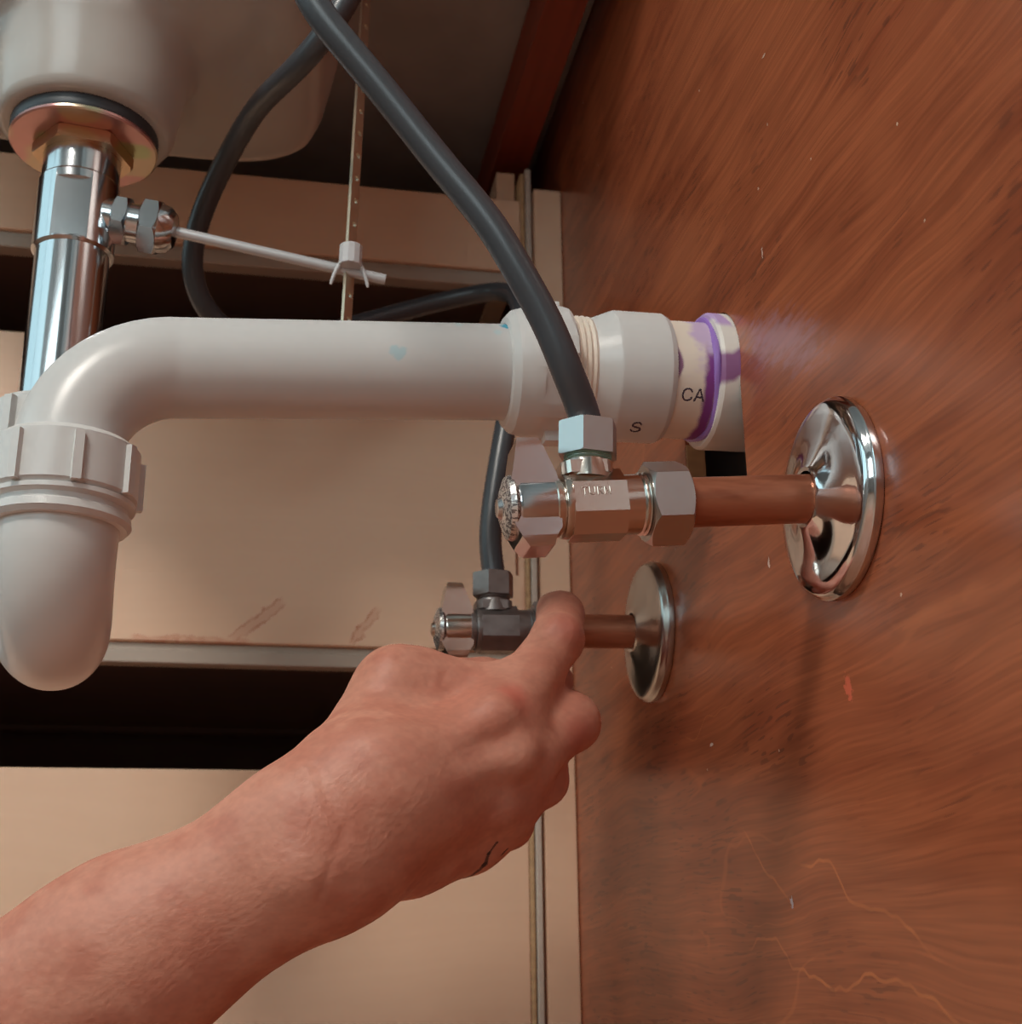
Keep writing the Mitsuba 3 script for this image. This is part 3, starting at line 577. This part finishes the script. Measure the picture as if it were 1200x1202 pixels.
tendons = [('carpus', 'i1', 3.2, V(0.0353, 0.4435, 0.2660), V(0.0810, 0.4602, 0.2935)), ('carpus', 'm1', 3.0, V(0.0382, 0.4427, 0.2616), V(0.0882, 0.4636, 0.2792)), ('carpus', 'r1', 2.6, V(0.0402, 0.4476, 0.2570), V(0.0846, 0.4759, 0.2635))]
def body(X, D):
    for a, b, ra, rb, fl, k in segs:
        d = cone(X, J[a], J[b], ra / 1000, rb / 1000, fl)
        D = d if D is None else (smin(D, d, k / 1000) if k else np.minimum(D, d))
    for q, r, k in bumps: D = smin(D, np.linalg.norm(X - np.asarray(q, np.float32), axis=-1) - r / 1000, k / 1000)
    for _, _, r, a, b in tendons: D = smin(D, cone(X, a, b, r / 1000, r / 1000), .007)
    return D
pts = np.array(list(J.values()))
lo, hi = pts.min(0) - .05, pts.max(0) + .05
h = .0016
lo[0] = -.30                                               # the upper arm lies outside the frame
ax = [np.arange(lo[i], hi[i], h, dtype=np.float32) for i in range(3)]
X = np.stack(np.meshgrid(*ax, indexing='ij'), -1)
D = np.concatenate([body(X[i:i + 16], None) for i in range(0, len(X), 16)])
hv, hf = surface_nets(D, lo, h)
hand = trimesh.Trimesh(hv, hf, process=False)
trimesh.smoothing.filter_taubin(hand, iterations=6)
hand.fix_normals()
# creases: wrist lines, finger folds, uneven skin
vn, vv = np.array(hand.vertex_normals), np.array(hand.vertices)
disp = (meshkit.fbm(vv * 48, 2) - .5) * .0011
for a, b, dep, w in ((V(0.0163, 0.4303, 0.2699), V(0.0278, 0.4310, 0.2482), .0006, .0016), (V(0.0120, 0.4320, 0.2673), V(0.0225, 0.4323, 0.2443), .0004, .0014), (V(0.0200, 0.4433, 0.2287), V(0.0274, 0.4302, 0.2509), .0004, .0016), (V(0.0482, 0.4629, 0.3143), V(0.0576, 0.4616, 0.3063), .0008, .002),
                     (V(0.1096, 0.4839, 0.3280), V(0.1173, 0.4836, 0.3341), .0007, .0012), (V(0.1089, 0.4852, 0.3310), V(0.1168, 0.4869, 0.3373), .0006, .0011), (V(0.0640, 0.4624, 0.3067), V(0.0664, 0.4568, 0.2964), .0006, .002)):
    a, b = V(*a), V(*b)
    t = np.clip((vv - a) @ (b - a) / ((b - a) @ (b - a)), 0, 1)
    q = vv - a - t[:, None] * (b - a)
    q = q - np.outer(q @ VIEW, VIEW)
    near = np.abs((vv - a) @ VIEW) < .03
    disp = disp - dep * np.exp(-(np.linalg.norm(q, axis=1) / w) ** 2) * near
hand.vertices = vv + vn * disp[:, None]
pp = thing('person', 'bare right forearm and hand reaching in to pinch the copper pipe', 'person')
put('body', hand, 'm_skin', pp, smooth=True)
def on_skin(q): return vv[np.argmin(np.linalg.norm(vv - np.asarray(q), axis=1))]
vv = np.array(hand.vertices)
TATTOO += [(on_skin(a), on_skin(b), w) for a, b, w in ((V(0.0696, 0.4951, 0.2373), V(0.0771, 0.4952, 0.2388), .0024), (V(0.0771, 0.4952, 0.2388), V(0.0830, 0.4894, 0.2432), .0021), (V(0.0830, 0.4894, 0.2432), V(0.0847, 0.4845, 0.2472), .0014), (V(0.0847, 0.4845, 0.2472), V(0.0867, 0.4825, 0.2520), .0010), (V(0.0771, 0.4952, 0.2388), V(0.0940, 0.4891, 0.2475), .0010))]
